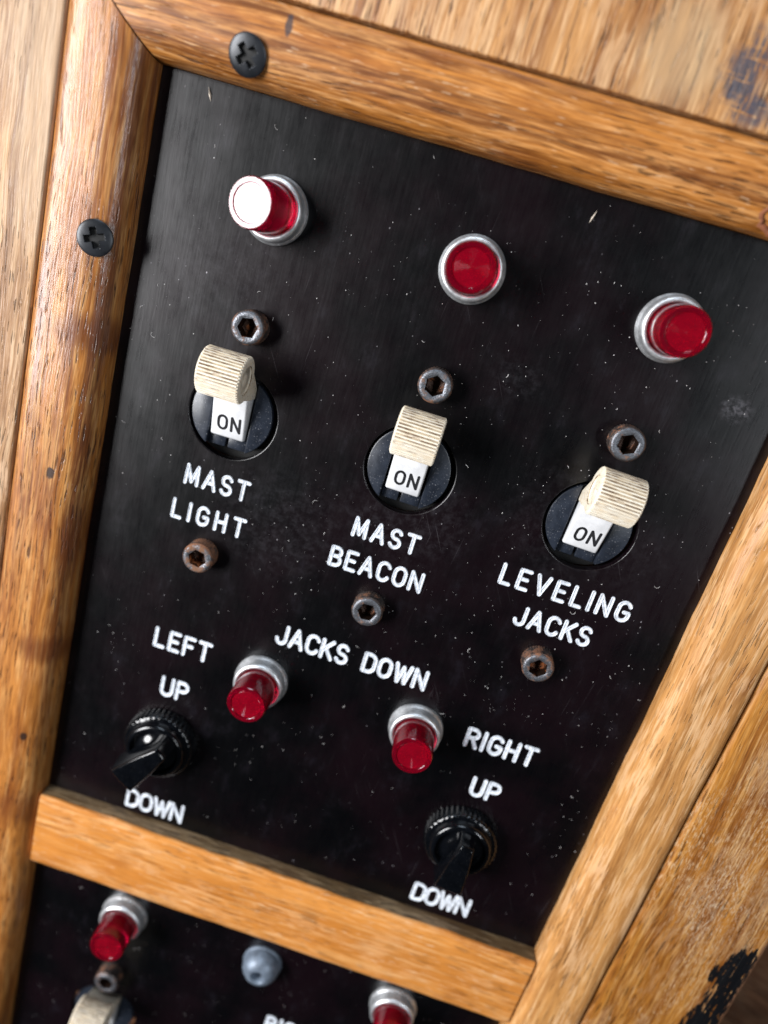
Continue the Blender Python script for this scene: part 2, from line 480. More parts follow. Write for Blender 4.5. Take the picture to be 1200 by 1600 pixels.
def glyph(ch):
    """strokes in a box of height 1; returns (width, strokes)"""
    if ch == 'M':
        return .66, [[(0, 0), (.04, 1), (.33, .12), (.62, 1), (.66, 0)]]
    if ch == 'A':
        return .62, [[(0, 0), (.31, 1), (.62, 0)], [(.12, .34), (.50, .34)]]
    if ch == 'S':
        return .52, [arc(.26, .75, .24, .25, 20, 180, 8) + arc(.26, .75, .24, .25, 180, 270, 5)[1:] + arc(.26, .25, .26, .25, 90, 0, 5)[1:]
                     + arc(.26, .25, .26, .25, 0, -160, 8)[1:]]
    if ch == 'T':
        return .58, [[(0, 1), (.58, 1)], [(.29, 1), (.29, 0)]]
    if ch == 'L':
        return .46, [[(0, 1), (0, 0), (.46, 0)]]
    if ch == 'I':
        return .0, [[(0, 0), (0, 1)]]
    if ch == 'G':
        return .56, [arc(.29, .70, .28, .30, 25, 180, 8) + arc(.29, .30, .29, .30, 180, 360, 10) + [(.58, .46), (.34, .46)]]
    if ch == 'H':
        return .54, [[(0, 0), (0, 1)], [(.54, 0), (.54, 1)], [(0, .5), (.54, .5)]]
    if ch == 'B':
        return .54, [[(0, 0), (0, 1), (.28, 1)] + arc(.28, .76, .22, .24, 90, -90, 7) + [(0, .52)],
                     [(.28, .52)] + arc(.28, .26, .26, .26, 90, -90, 7) + [(0, 0)]]
    if ch == 'E':
        return .48, [[(.48, 1), (0, 1), (0, 0), (.48, 0)], [(0, .52), (.40, .52)]]
    if ch == 'F':
        return .48, [[(.48, 1), (0, 1), (0, 0)], [(0, .52), (.40, .52)]]
    if ch == 'C':
        return .54, [arc(.28, .70, .28, .30, 20, 180, 8) + arc(.28, .30, .28, .30, 180, 340, 8)]
    if ch == 'O':
        o = arc(.29, .66, .29, .34, 0, 180, 10) + arc(.29, .34, .29, .34, 180, 360, 10) + [(.58, .66)]
        return .58, [o]
    if ch == 'N':
        return .56, [[(0, 0), (0, 1), (.56, 0), (.56, 1)]]
    if ch == 'V':
        return .60, [[(0, 1), (.30, 0), (.60, 1)]]
    if ch == 'J':
        return .46, [[(.46, 1), (.46, .26)] + arc(.23, .26, .23, .26, 0, -180, 9)]
    if ch == 'K':
        return .54, [[(0, 0), (0, 1)], [(.52, 1), (0, .38)], [(.17, .58), (.54, 0)]]
    if ch == 'D':
        return .56, [[(0, 0), (0, 1), (.24, 1)] + arc(.24, .68, .32, .32, 90, 0, 5) + arc(.24, .32, .32, .32, 0, -90, 5) + [(0, 0)]]
    if ch == 'W':
        return .78, [[(0, 1), (.20, 0), (.39, .88), (.58, 0), (.78, 1)]]
    if ch == 'U':
        return .56, [[(0, 1), (0, .28)] + arc(.28, .28, .28, .28, 180, 360, 10) + [(.56, 1)]]
    if ch == 'P':
        return .52, [[(0, 0), (0, 1), (.26, 1)] + arc(.26, .74, .26, .26, 90, -90, 8) + [(0, .48)]]
    if ch == 'R':
        return .54, [[(0, 0), (0, 1), (.26, 1)] + arc(.26, .75, .26, .25, 90, -90, 8) + [(0, .50)], [(.26, .50), (.54, 0)]]
    return .3, []


def stroke(bm, pts, wdt, zoff, depth):
    """a round-ended routed line: raised lips and a shallow trough between"""
    prof = [(-.5, 0), (-.44, .8), (-.34, 1), (-.16, .45), (0, .25), (.16, .45), (.34, 1), (.44, .8), (.5, 0)]
    P = [Vector((p[0], p[1])) for p in pts]
    Q = [P[0]]
    for p in P[1:]:
        if (p - Q[-1]).length > 1e-4:
            Q.append(p)
    P = Q
    n = len(P)
    rows = []

    def row(c, nrm):
        return [bm.verts.new(((c.x + nrm.x * o * wdt) * MM, (c.y + nrm.y * o * wdt) * MM, (zoff + h * depth) * MM)) for o, h in prof]

    half = [q for q in prof if q[0] >= 0]

    def cap(c, d):
        # fan of half profiles turning round the end d points to
        base = math.atan2(d.y, d.x)
        fr = []
        for k in range(9):
            a = base - math.pi / 2 + math.pi * k / 8
            fr.append([bm.verts.new(((c.x + math.cos(a) * o * wdt) * MM, (c.y + math.sin(a) * o * wdt) * MM, (zoff + h * depth) * MM)) for o, h in half])
        for A, B in zip(fr, fr[1:]):
            for i in range(len(half) - 1):
                bm.faces.new((A[i], A[i + 1], B[i + 1], B[i])) if i else bm.faces.new((A[0], A[1], B[1]))

    dirs = [(P[i + 1] - P[i]).normalized() for i in range(n - 1)]
    for i in range(n - 1):
        nr = Vector((-dirs[i].y, dirs[i].x))
        n0, n1 = nr, nr
        if i > 0 and dirs[i - 1].dot(dirs[i]) > 0.75:
            n0 = (Vector((-dirs[i - 1].y, dirs[i - 1].x)) + nr).normalized()
        if i < n - 2 and dirs[i + 1].dot(dirs[i]) > 0.75:
            n1 = (Vector((-dirs[i + 1].y, dirs[i + 1].x)) + nr).normalized()
        a, b = row(P[i], n0), row(P[i + 1], n1)
        for k in range(len(prof) - 1):
            bm.faces.new((a[k + 1], a[k], b[k], b[k + 1]))
        if i == 0 or dirs[i - 1].dot(dirs[i]) <= 0.75:
            cap(P[i], -dirs[i])
        if i == n - 2 or dirs[i + 1].dot(dirs[i]) <= 0.75:
            cap(P[i + 1], dirs[i])


def word_bm(text, cx, cy, width, height, wdt=1.05, depth=0.10, wobble=0.0):
    """text centred at (cx, cy) mm, outer width and height"""
    h = height - wdt
    gl = [glyph(c) if c != ' ' else (.42, []) for c in text]
    tot = sum(g[0] for g in gl) * h
    gap = (width - wdt - tot) / max(1, len(text) - 1)
    bm = bmesh.new()
    x = cx - (width - wdt) / 2
    k = 0
    for (gw, sts) in gl:
        for s in sts:
            stroke(bm, [(x + p[0] * h, cy - h / 2 + p[1] * h) for p in s], wdt, 0.02 + 0.006 * k, depth)
            k += 1
        x += gw * h + gap
    return bm


# ------------------------------------------------------------------ panel plates
def plate(name, x0, x1, y0, y1, holes, mat, thick=3.2):
    cu = bpy.data.curves.new(name, 'CURVE')
    cu.dimensions = '2D'
    cu.fill_mode = 'BOTH'
    cu.extrude = (thick / 2 - 0.3) * MM
    cu.bevel_depth = 0.3 * MM
    cu.bevel_resolution = 2

    def spline(pts):
        s = cu.splines.new('POLY')
        s.points.add(len(pts) - 1)
        for p, q in zip(s.points, pts):
            p.co = (q[0] * MM, q[1] * MM, 0, 1)
        s.use_cyclic_u = True
    spline([(x0, y0), (x1, y0), (x1, y1), (x0, y1)])
    for hx, hy, r in holes:
        spline([(hx + r * math.cos(2 * math.pi * i / 72), hy + r * math.sin(2 * math.pi * i / 72)) for i in range(72)])
    t = bpy.data.objects.new("curve_tmp", cu)
    COL.objects.link(t)
    dg = bpy.context.evaluated_depsgraph_get()
    me = bpy.data.meshes.new_from_object(t.evaluated_get(dg))
    bpy.data.objects.remove(t)
    bpy.data.curves.remove(cu)
    me.transform(Matrix.Translation((0, 0, -thick / 2 * MM)))
    me.materials.clear()
    me.name = name
    o = link(name, me, mat)
    smooth(o, 30)
    return o


# ------------------------------------------------------------------ hardware
def bezel_mesh():
    prof = [(7.9, 0.02), (7.9, 0.9), (7.55, 1.2), (7.4, 1.6), (7.35, 3.5), (7.2, 4.1), (6.85, 4.5), (6.4, 4.6), (6.05, 4.4),
            (5.85, 3.9), (5.85, 1.0), (0, 1.0)]
    return lathe(prof, 72)


def lens_meshes():
    prof = [(0, 1.2), (5.75, 1.2), (5.72, 6.0), (5.62, 12.6), (5.5, 13.3), (5.3, 13.55), (4.5, 13.55), (4.3, 13.52), (4.2, 13.45), (4.2, 13.2)]
    b1 = lathe(prof, 64)
    prof = [(4.2, 13.2)]
    for i in range(8):
        r = 4.05 - i * 0.5
        prof += [(r, 13.3), (r - 0.34, 13.3), (r - 0.40, 13.22), (max(r - 0.47, 0.02), 13.22)]
    prof += [(0, 13.3)]
    return b1, lathe(prof, 64)


BEZ = None


def make_indicator(parent, x, y, label=None, lens=True, tilt=(0, 0), spin=0.0):
    global BEZ
    if BEZ is None:
        b = smooth(link("indicator_light", bezel_mesh(), M['bezel'], parent), 50)
        l, f = lens_meshes()
        lo = smooth(link("lens", l, M['lens'], b), 18)
        fo = smooth(link("lens_face", f, M['lensface'], b), 10)
        BEZ = (b, lo, fo)
        first = True
    else:
        first = False
        b = BEZ[0].copy()
        COL.objects.link(b)
        b.parent = parent
        lo, fo = BEZ[1].copy(), BEZ[2].copy()
        for o in (lo, fo):
            COL.objects.link(o)
            o.parent = b
    for o in (b, lo, fo):
        for k in list(o.keys()):
            if k in ('label',):
                del o[k]
    b.location = Vector((x, y, 0)) * MM
    b.rotation_euler = (0, 0, spin)
    mt = (Matrix.Rotation(-spin, 4, 'Z') @ Matrix.Translation((0, 0, 4 * MM)) @ Matrix.Rotation(tilt[1], 4, 'Y') @ Matrix.Rotation(tilt[0], 4, 'X')
          @ Matrix.Translation((0, 0, -4 * MM)))
    for o in (lo, fo):
        o.matrix_local = mt
    if label:
        b['label'] = label
    return b


def cap_screw_bm(r=4.3, h=5.0, hexr=2.5, depth=3.6):
    """socket cap screw: knurled side, chamfered rim, hexagon socket. slots: 0 top, 1 side, 2 socket"""
    bm = bmesh.new()
    n = 72

    def ring(rad, z, kn=0.0, hexa=False):
        out = []
        for i in range(n):
            a = 2 * math.pi * i / n
            rr = rad
            if hexa:
                am = (a % (math.pi / 3)) - math.pi / 6
                rr = rad * math.cos(math.pi / 6) / math.cos(am)
            elif kn and i % 2:
                rr = rad - kn
            out.append(bm.verts.new((rr * math.cos(a) * MM, rr * math.sin(a) * MM, z * MM)))
        return out

    def bridge(a, b, mi):
        for i in range(n):
            j = (i + 1) % n
            f = bm.faces.new((a[i], a[j], b[j], b[i]))
            f.material_index = mi

    r0 = ring(r, 0.02, 0.14)
    r1 = ring(r, h - 1.0, 0.14)
    r2 = ring(r - 0.02, h - 0.8)
    r3 = ring(r - 0.35, h - 0.25)
    r4 = ring(r - 0.8, h - 0.02)
    r5 = ring(hexr + 0.35, h - 0.05)
    r6 = ring(hexr + 0.1, h - 0.25, hexa=True)
    r7 = ring(hexr, h - 0.7, hexa=True)
    r8 = ring(hexr * 0.95, h - depth, hexa=True)
    bridge(r0, r1, 1)
    bridge(r1, r2, 1)
    bridge(r2, r3, 1)
    bridge(r3, r4, 0)
    bridge(r4, r5, 0)
    bridge(r5, r6, 0)
    bridge(r6, r7, 2)
    bridge(r7, r8, 2)
    c = bm.verts.new((0, 0, (h - depth - 0.9) * MM))
    for i in range(n):
        bm.faces.new((r8[i], r8[(i + 1) % n], c)).material_index = 2
    return bm


CAPS = None


def make_cap_screw(parent, x, y, spin, label=None):
    global CAPS
    if CAPS is None:
        o = smooth(link("socket_screw", cap_screw_bm(), [M['screw'], M['screwside'], M['rust']], parent), 40)
        CAPS = o
    else:
        o = CAPS.copy()
        COL.objects.link(o)
        if 'label' in o:
            del o['label']
    o.parent = parent
    o.location = Vector((x, y, 0)) * MM
    o.rotation_euler = (0, 0, spin)
    if label:
        o['label'] = label
    return o


KV, KZ, KR = 11.6, 11.3, 5.95     # roller centre and radius of the toggle knob


def barrel_bm():
    bm = bmesh.new()
    ribs = 44
    sec = [(-5.5, 5.25, 0.0), (-5.3, KR - .25, 0.5), (-5.05, KR, 1.0), (5.05, KR, 1.0), (5.3, KR - .25, .5), (5.5, 5.25, 0.0)]
    rings = []
    for x, r, gd in sec:
        ring = []
        for k in range(ribs):
            for t, d in ((0.0, .0), (.42, .0), (.58, .42), (.86, .42)):
                a = 2 * math.pi * (k + t) / ribs
                rr = r - d * gd
                ring.append(bm.verts.new((x * MM, (KV + rr * math.cos(a)) * MM, (KZ + rr * math.sin(a)) * MM)))
        rings.append(ring)
    n = ribs * 4
    for q, (a, b) in enumerate(zip(rings, rings[1:])):
        for i in range(n):
            j = (i + 1) % n
            f = bm.faces.new((a[i], b[i], b[j], a[j]))
            f.material_index = 1 if (i % 4) in (1, 2) and q == 2 else 0
    # recessed round ends
    for s, ring in ((-1, rings[0]), (1, rings[-1])):
        prev = ring
        for x, r in ((5.5, 3.75), (5.3, 3.55), (5.0, 3.45), (5.0, 1.6), (5.15, 1.3)):
            cur = [bm.verts.new((s * x * MM, (KV + r * math.cos(2 * math.pi * (i // 4 + (0, .42, .58, .86)[i % 4]) / ribs)) * MM,
                                 (KZ + r * math.sin(2 * math.pi * (i // 4 + (0, .42, .58, .86)[i % 4]) / ribs)) * MM)) for i in range(n)]
            for i in range(n):
                j = (i + 1) % n
                f = bm.faces.new((prev[i], prev[j], cur[j], cur[i]) if s > 0 else (prev[j], prev[i], cur[i], cur[j]))
                f.material_index = 1 if x == 5.3 else 0
            prev = cur
        c = bm.verts.new((s * 5.15 * MM, KV * MM, KZ * MM))
        for i in range(n):
            bm.faces.new((prev[i], prev[(i + 1) % n], c))
    bmesh.ops.recalc_face_normals(bm, faces=bm.faces)
    return bm


ON0, ON1 = (-6.5, -0.6), (6.0, 3.6)      # (v, z) of the lower and upper edge of the ON face


def lever_bm():
    bm = bmesh.new()
    # neck: a teardrop narrowing from the roller to the drum
    pts = [(7.0, -3.0), (5.2, -3.0), (5.4, 3.5), (KV - 5.5, KZ - 1.5), (KV - 4.2, KZ + 3.0), (KV, KZ + 5.0), (KV + 4.2, KZ + 3.0), (KV + 5.2, KZ - 1.0), (KV + 2.5, KZ - 5.5)]
    prism(pts, -5.0, 5.0, bm)
    bevel(bm, 0.35, 2)
    return bm


def drum_bm():
    bm = bmesh.new()
    pts = [ON0, ON1, (6.6, 2.0), (6.6, -6.0), (-5.0, -6.0), (-6.7, -2.0)]
    prism(pts, -4.6, 4.6, bm)
    bevel(bm, 0.55, 3, 25)
    return bm


def on_bm():
    bm = word_bm("ON", 0, 0, 6.5, 4.6, 0.74, 0.03)
    d = Vector((0, ON1[0] - ON0[0], ON1[1] - ON0[1])).normalized()
    nrm = Vector((1, 0, 0)).cross(d)
    mt = Matrix((Vector((1, 0, 0)), d, nrm)).transposed().to_4x4()
    mt.translation = (Vector((0, ON0[0], ON0[1])) + d * 4.3) * MM + Vector((0.3, 0, 0)) * MM
    bm.transform(mt)
    return bm


def bushing_bm():
    """round housing: two raised half-moons beside a slot, two blocks at its foot"""
    bm = bmesh.new()
    rad = 10.9

    def segment(x_from, x_to, z0, z1, sgn):
        # circular segment beyond |x| = x_from
        a = math.acos(x_from / rad)
        pts = [(rad * math.cos(-a + 2 * a * i / 28), rad * math.sin(-a + 2 * a * i / 28)) for i in range(29)]
        lo = [bm.verts.new((sgn * p[0] * MM, p[1] * MM, z0 * MM)) for p in pts]
        hi = [bm.verts.new((sgn * p[0] * MM, p[1] * MM, z1 * MM)) for p in pts]
        n = len(pts)
        for i in range(n):
            j = (i + 1) % n
            bm.faces.new((lo[i], lo[j], hi[j], hi[i]))
        bm.faces.new(hi)
        bm.faces.new(lo)
    segment(5.35, 0, -6.5, -0.7, 1)
    segment(5.35, 0, -6.5, -0.7, -1)
    for x0, x1 in ((-5.2, -0.65), (0.1, 5.2)):
        box(bm, x0, x1, -9.6, -5.4, -6.5, -2.4)
    box(bm, -5.2, 5.2, 6.2, 9.6, -6.5, -2.4)
    bmesh.ops.recalc_face_normals(bm, faces=bm.faces)
    bevel(bm, 0.28, 2, 50)
    return bm


TOG = None


def make_toggle(parent, x, y, label, shift=0.0, yaw=0.0, lean=0.0):
    global TOG
    if TOG is None:
        b = smooth(link("toggle_switch", bushing_bm(), M['bushing'], parent), 40)
        base = smooth(link("switch_body", lathe([(12.8, -6.4), (12.8, -6.3), (0, -6.3)], 48), M['void'], b))
        dr = smooth(link("lever_drum", drum_bm(), M['lever'], b), 50)
        tx = link("lettering", on_bm(), M['ink'], b)
        nk = smooth(link("lever_neck", lever_bm(), M['knob'], b), 40)
        kb = smooth(link("ribbed_knob", barrel_bm(), [M['knob'], M['grime']], b), 28)
        TOG = [b, base, dr, tx, nk, kb]
        new = TOG
    else:
        new = [TOG[0].copy()] + [o.copy() for o in TOG[1:]]
        for o in new:
            COL.objects.link(o)
        for o in new[1:]:
            o.parent = new[0]
        new[0].parent = parent
    new[0].location = Vector((x + shift, y, 0)) * MM
    new[0].rotation_euler = (0, 0, yaw)
    for o in new[2:]:
        o.matrix_local = Matrix.Translation((0, 0, -5 * MM)) @ Matrix.Rotation(lean, 4, 'X') @ Matrix.Translation((0, 0, 5 * MM))
    new[0]['label'] = label
    return new[0]


def knob_skirt_bm():
    n = 120
    prof = [(11.1, 0.3), (10.9, 3.6), (10.6, 4.2), (9.9, 4.5), (9.3, 4.7), (9.1, 5.6), (8.8, 6.4), (8.2, 6.9), (7.5, 6.9), (7.0, 6.3), (6.6, 5.6),
            (5.6, 5.5), (4.6, 6.4), (2.5, 7.2), (0, 7.4)]
    return lathe(prof, n, rfun=lambda r, z, i: r - (0.42 if (i % 3 == 0 and z < 4.3 and r > 10.2) else 0.0))


def pointer_bm():
    """bar grip: a tall wedge that runs across the knob, nose pointing to -v"""
    bm = bmesh.new()
    rows = []
    for z, wd, y0, y1 in ((5.0, 4.7, 7.4, -9.6), (8.0, 4.5, 7.0, -9.4), (11.8, 4.2, 6.4, -9.1), (12.5, 3.8, 5.8, -8.7)):
        pts = [(-wd, y1), (-wd * .5, y1 - .25), (wd * .5, y1 - .25), (wd, y1), (wd * .75, 0), (wd * .45, y0), (-wd * .45, y0), (-wd * .75, 0)]
        rows.append([bm.verts.new((p[0] * MM, p[1] * MM, z * MM)) for p in pts])
    for a, b in zip(rows, rows[1:]):
        for i in range(8):
            j = (i + 1) % 8
            bm.faces.new((a[i], a[j], b[j], b[i]))
    bm.faces.new(rows[-1])
    bmesh.ops.recalc_face_normals(bm, faces=bm.faces)
    bevel(bm, 0.3, 2, 30)
    return bm


ROT = None


def make_rotary(parent, x, y, yaw, label, grip=1.0):
    global ROT
    if ROT is None:
        b = smooth(link("rotary_knob", knob_skirt_bm(), M['black'], parent), 50)
        p = smooth(link("pointer_grip", pointer_bm(), M['black'], b), 40)
        ROT = [b, p]
    else:
        b, p = ROT[0].copy(), ROT[1].copy()
        COL.objects.link(b)
        COL.objects.link(p)
        b.parent = parent
        p.parent = b
    b.location = Vector((x, y, 0)) * MM
    b.rotation_euler = (0, 0, yaw)
    b['label'] = label
    p.scale = (grip, grip * 1.05, grip)
    return b


def wood_screw_bm(r=4.25):
    """oval head with a cross recess"""
    bm = bmesh.new()
    nr, na = 44, 160
    rings = []
    for i in range(nr + 1):
        rad = r * i / nr
        ring = []
        for k in range(na if i else 1):
            a = 2 * math.pi * k / na
            x, y = rad * math.cos(a), rad * math.sin(a)
            z = 0.15 + 0.8 * math.sqrt(max(0, 1 - (rad / r) ** 2 * 0.97))
            m1 = max(0, min(1, (0.80 - abs(x)) / 0.12)) * max(0, min(1, (2.45 - abs(y)) / 0.5))
            m2 = max(0, min(1, (0.80 - abs(y)) / 0.12)) * max(0, min(1, (2.45 - abs(x)) / 0.5))
            z = z - 1.0 * max(m1, m2)
            ring.append(bm.verts.new((x * MM, y * MM, z * MM)))
        rings.append(ring)
    ring = [bm.verts.new((r * .93 * math.cos(2 * math.pi * k / na) * MM, r * .93 * math.sin(2 * math.pi * k / na) * MM, -1.2 * MM)) for k in range(na)]
    rings.append(ring)
    for a, b in zip(rings, rings[1:]):
        for k in range(na):
            j = (k + 1) % na
            if len(a) == 1:
                bm.faces.new((a[0], b[k], b[j])).material_index = 1
            else:
                f = bm.faces.new((a[k], b[k], b[j], a[j]))
                q = f.calc_center_median() / MM
                ax, ay = abs(q.x), abs(q.y)
                if (ax < .74 and ay < 2.3) or (ay < .74 and ax < 2.3):
                    f.material_index = 1  # recess faces coloured dark to stand in for deep shade
    bmesh.ops.recalc_face_normals(bm, faces=bm.faces)
    return bm


# ------------------------------------------------------------------ wooden rails
RH = 8.8


def rail_profile(wd, h=RH, lip=2.4, rx=8.0):
    """(offset from the inner edge, z): straight lip, wide round-over, nearly flat top, eased outer edge"""
    p = [(0, -3.0), (0, lip)]
    for i in range(1, 13):
        a = math.pi / 2 * i / 12
        p.append((rx - rx * math.cos(a), lip + (h - lip) * math.sin(a)))
    k = 6
    for i in range(1, k):
        t = i / k
        p.append((rx + (wd - 3.0 - rx) * t, h + 0.05 * math.sin(math.pi * t)))
    p += [(wd - 2.0, h - 0.12), (wd - 1.0, h - .38), (wd - 0.3, h - .75), (wd, h - 1.2), (wd, -3.0)]
    return p


def rail_bm(prof, l0, l1, cut0=0.0, cut1=0.0, nx=80, wob=0.10, seed=0):
    """sweep along local +x; local y is the offset, end cuts slope by cut per mm of offset"""
    rnd = random.Random(seed)
    ph = [rnd.uniform(0, 6.28) for _ in range(6)]
    bm = bmesh.new()
    rows = []
    for i in range(nx + 1):
        t = i / nx
        row = []
        for (o, z) in prof:
            a = l0 + cut0 * o
            b = l1 + cut1 * o
            x = a + (b - a) * t
            wv = wob * (math.sin(x * 0.11 + ph[0]) + 0.6 * math.sin(x * 0.29 + ph[1] + o * .3) + 0.4 * math.sin(x * .63 + ph[2] + z * .5))
            yy = o + (wv if o < 4 else 0)
            zz = z + (0.6 * wv if z > 4 else 0)
            row.append(bm.verts.new((x * MM, yy * MM, zz * MM)))
        rows.append(row)
    n = len(prof)
    for a, b in zip(rows, rows[1:]):
        for k in range(n - 1):
            bm.faces.new((a[k], b[k], b[k + 1], a[k + 1]))
    bm.faces.new(rows[0])
    bm.faces.new(list(reversed(rows[-1])))
    bmesh.ops.recalc_face_normals(bm, faces=bm.faces)
    return bm


def z_on(prof, o):
    for (a, za), (b, zb) in zip(prof, prof[1:]):
        if a <= o <= b and b > a:
            return za + (zb - za) * (o - a) / (b - a), math.atan2(zb - za, b - a)
    return RH, 0.0


XL, XR, YT, YB = -81.7, 81.5, 74.5, -135.1     # panel opening
WL, WT, WR = 19.2, 16.4, 18.6                  # rail widths
pl, ptp, pr = rail_profile(WL), rail_profile(WT), rail_profile(WR, 8.6)

# left rail: local x along -v (from the mitred corner down), local y outward (-u)
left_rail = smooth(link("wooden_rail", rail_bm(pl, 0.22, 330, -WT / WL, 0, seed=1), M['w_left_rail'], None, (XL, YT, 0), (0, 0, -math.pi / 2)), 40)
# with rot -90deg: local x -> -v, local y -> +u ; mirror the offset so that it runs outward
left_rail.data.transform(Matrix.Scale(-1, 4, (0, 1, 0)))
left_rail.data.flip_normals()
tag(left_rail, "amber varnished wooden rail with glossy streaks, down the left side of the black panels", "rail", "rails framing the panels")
top_rail = smooth(link("wooden_rail", rail_bm(ptp, 0.22, 260, -WL / WT, 0, seed=2), M['w_top_rail'], None, (XL, YT, 0)), 40)
tag(top_rail, "honey coloured wooden rail along the top of the panel, black screw near its end", "rail", "rails framing the panels")
right_rail = smooth(link("wooden_rail", rail_bm(pr, 0, 290, 0, 0, seed=3, wob=.14), M['w_right_rail'], None, (XR, 74.2, 0), (0, 0, -math.pi / 2)), 40)
tag(right_rail, "pale scuffed wooden rail down the right side of both panels, beside the worn veneer board", "rail", "rails framing the panels")


def cross_bm():
    bm = bmesh.new()
    W, H = 28.2, 5.4
    prof = [(0, -3), (0, H - .9), (.25, H - .3), (.9, H), (6, H + .12), (14, H + .15), (22, H + .1), (W - 2.2, H - .05), (W - 1.0, H - .5), (W - .3, H - 1.3), (W, H - 2.4), (W, -3)]
    return rail_bm(prof, 0.0, XR - XL - 0.85, 0, 0, nx=110, wob=.16, seed=11)


cross = smooth(link("wooden_rail", cross_bm(), M['w_cross'], None, (XL + 0.6, YB, 0)), 35)
cross.data.transform(Matrix.Scale(-1, 4, (0, 1, 0)))
cross.data.flip_normals()
for p in cross.data.polygons:           # raw darker sawn edge facing the upper panel
    if p.normal.y > 0.8 and p.center.z < 4.6 * MM:
        p.material_index = 1
cross.data.materials.append(M['w_edge'])
tag(cross, "light orange flat wooden crosspiece between the upper and lower black panels", "rail", "rails framing the panels")

# Phillips screws in the rails
ws = None


def rail_screw(parent, prof, along, off, sgn, spin, label=None):
    """local position on a rail: x along, y = sgn * off"""
    global ws
    z, sl = z_on(prof, off)
    if ws is None:
        ws = smooth(link("screw", wood_screw_bm(), [M['blackmetal'], M['void']], parent), 40)
        o = ws
    else:
        o = ws.copy()
        COL.objects.link(o)
        o.parent = parent
    o.matrix_local = (Matrix.Translation(Vector((along, sgn * off, z + 0.22)) * MM) @ Matrix.Rotation(sgn * sl * 0.85, 4, 'X') @ Matrix.Rotation(spin, 4, 'Z'))
    return o


rail_screw(top_rail, ptp, 22.4, 4.9, 1, R(38))
rail_screw(left_rail, pl, 41.0, 5.4, -1, R(20))

# a knocked-out screw hole with raw wood at the right end of the top rail
hb = lathe([(3.6, 0.25), (3.2, 0.45), (2.6, 0.2), (2.2, -1.2), (0, -1.3)], 28, rfun=lambda r, z, i: r * (1 + 0.10 * math.sin(i * 1.9) + 0.07 * math.sin(i * 3.1)))
zz, sl = z_on(ptp, 3.4)
ho = smooth(link("screw_hole", hb, plain("raw_red_brown_wood", (0.23, 0.075, 0.028), 0.7, bumpd=0.0002), top_rail), 60)
ho.matrix_local = Matrix.Translation(Vector((140.2, 3.4, zz)) * MM) @ Matrix.Rotation(sl * 0.8, 4, 'X')


# ------------------------------------------------------------------ boards around
def board(name, l0, l1, w0, w1, top, thick, mat, edge=0.8, seg=3, nx=1):
    bm = bmesh.new()
    box(bm, l0, l1, w0, w1, top - thick, top)
    bmesh.ops.recalc_face_normals(bm, faces=bm.faces)
    bevel(bm, edge, seg)
    return bm


lb = smooth(link("cabinet_board", board("b", 0, 420, -90, 0, 8.3, 20, None), M['w_left_board'], None, (XL - WL - 0.5, 160, 0), (0, 0, -math.pi / 2)), 40)
tag(lb, "pale weathered wooden board along the left edge, outside the amber rail", "board", "boards of the cabinet face")
rb = smooth(link("cabinet_board", board("b", -76, 330, 0, 37.4, 7.9, 19, None, 2.2, 4), M['w_right_board'], None, (XR + WR + 0.5, 15, 0), (0, 0, -math.pi / 2)), 40)
tag(rb, "worn golden veneer board with pale scratches and black paint, outside the right rail", "board", "boards of the cabinet face")
tb = smooth(link("cabinet_board", board("b", 0, 75, -140, 130, 8.4, 19, None, 0.5), M['w_top_board'], None, (40, YT + WT + 0.75 + 75, 0), (0, 0, -math.pi / 2)), 40)
tag(tb, "faded plywood board above the top rail, with a smudged blue black stain", "board", "boards of the cabinet face")

# surface far below the cabinet's edge
fb = bmesh.new()
for k in range(14):
    box(fb, -600, 900, -700 + k * 90, -700 + k * 90 + 88, -90, -70 + (k % 3) * 0.6)
bmesh.ops.recalc_face_normals(fb, faces=fb.faces)
fl = link("floor", fb, M['w_floor'], None, (0, 0, 0), (0, 0, R(-14)))
tag(fl, kind="structure")

# ------------------------------------------------------------------ upper control panel
HX, HR = 48.3, 12.2
up = plate("control_panel", XL + 0.25, XR - 0.25, YB + 0.3, YT - 0.25, [(-HX, 0, HR), (0, 0, HR), (HX, 0, HR)], M['panel'])
tag(up, "black upper control panel lettered MAST LIGHT, MAST BEACON and LEVELING JACKS, inside wooden rails", "control panel", "black control panels")

make_indicator(up, -48.6, 51.1, "red indicator light at top left, its crooked lens face glaring white", tilt=(R(2.0), R(-13.5)))
make_indicator(up, 0.2, 51.0, "red indicator light in the middle of the top row, seen straight from above", spin=R(20))
make_indicator(up, 48.2, 51.1, "red indicator light at the right end of the top row", tilt=(R(1), R(1)), spin=R(50))
make_indicator(up, -23.4, -73.4, "red indicator light between LEFT and JACKS DOWN", tilt=(R(1), R(-2)), spin=R(70))
make_indicator(up, 23.5, -72.6, "red indicator light left of the word RIGHT", tilt=(R(-1), R(1)), spin=R(110))

make_cap_screw(up, -48.0, 23.3, R(10), "rusty socket screw above the MAST LIGHT switch")
make_cap_screw(up, 0.0, 23.1, R(33), "socket screw with bright orange rust in its hole, above the MAST BEACON switch")
make_cap_screw(up, 48.2, 23.3, R(24), "rusty socket screw above the LEVELING JACKS switch")
make_cap_screw(up, -48.2, -40.2, R(50), "rusty socket screw below the word LIGHT")
make_cap_screw(up, 0.3, -39.9, R(5), "rusty socket screw below the word BEACON")
make_cap_screw(up, 48.4, -40.2, R(41), "rusty socket screw below LEVELING JACKS")

make_toggle(up, -HX, 0, "toggle switch set to ON above MAST LIGHT", -0.6, R(0.5), R(-1))
make_toggle(up, 0, 0, "toggle switch set to ON above MAST BEACON", -0.3, R(-0.5), R(0))
make_toggle(up, HX, 0, "toggle switch set to ON above LEVELING JACKS", -0.2, R(-2), R(0))

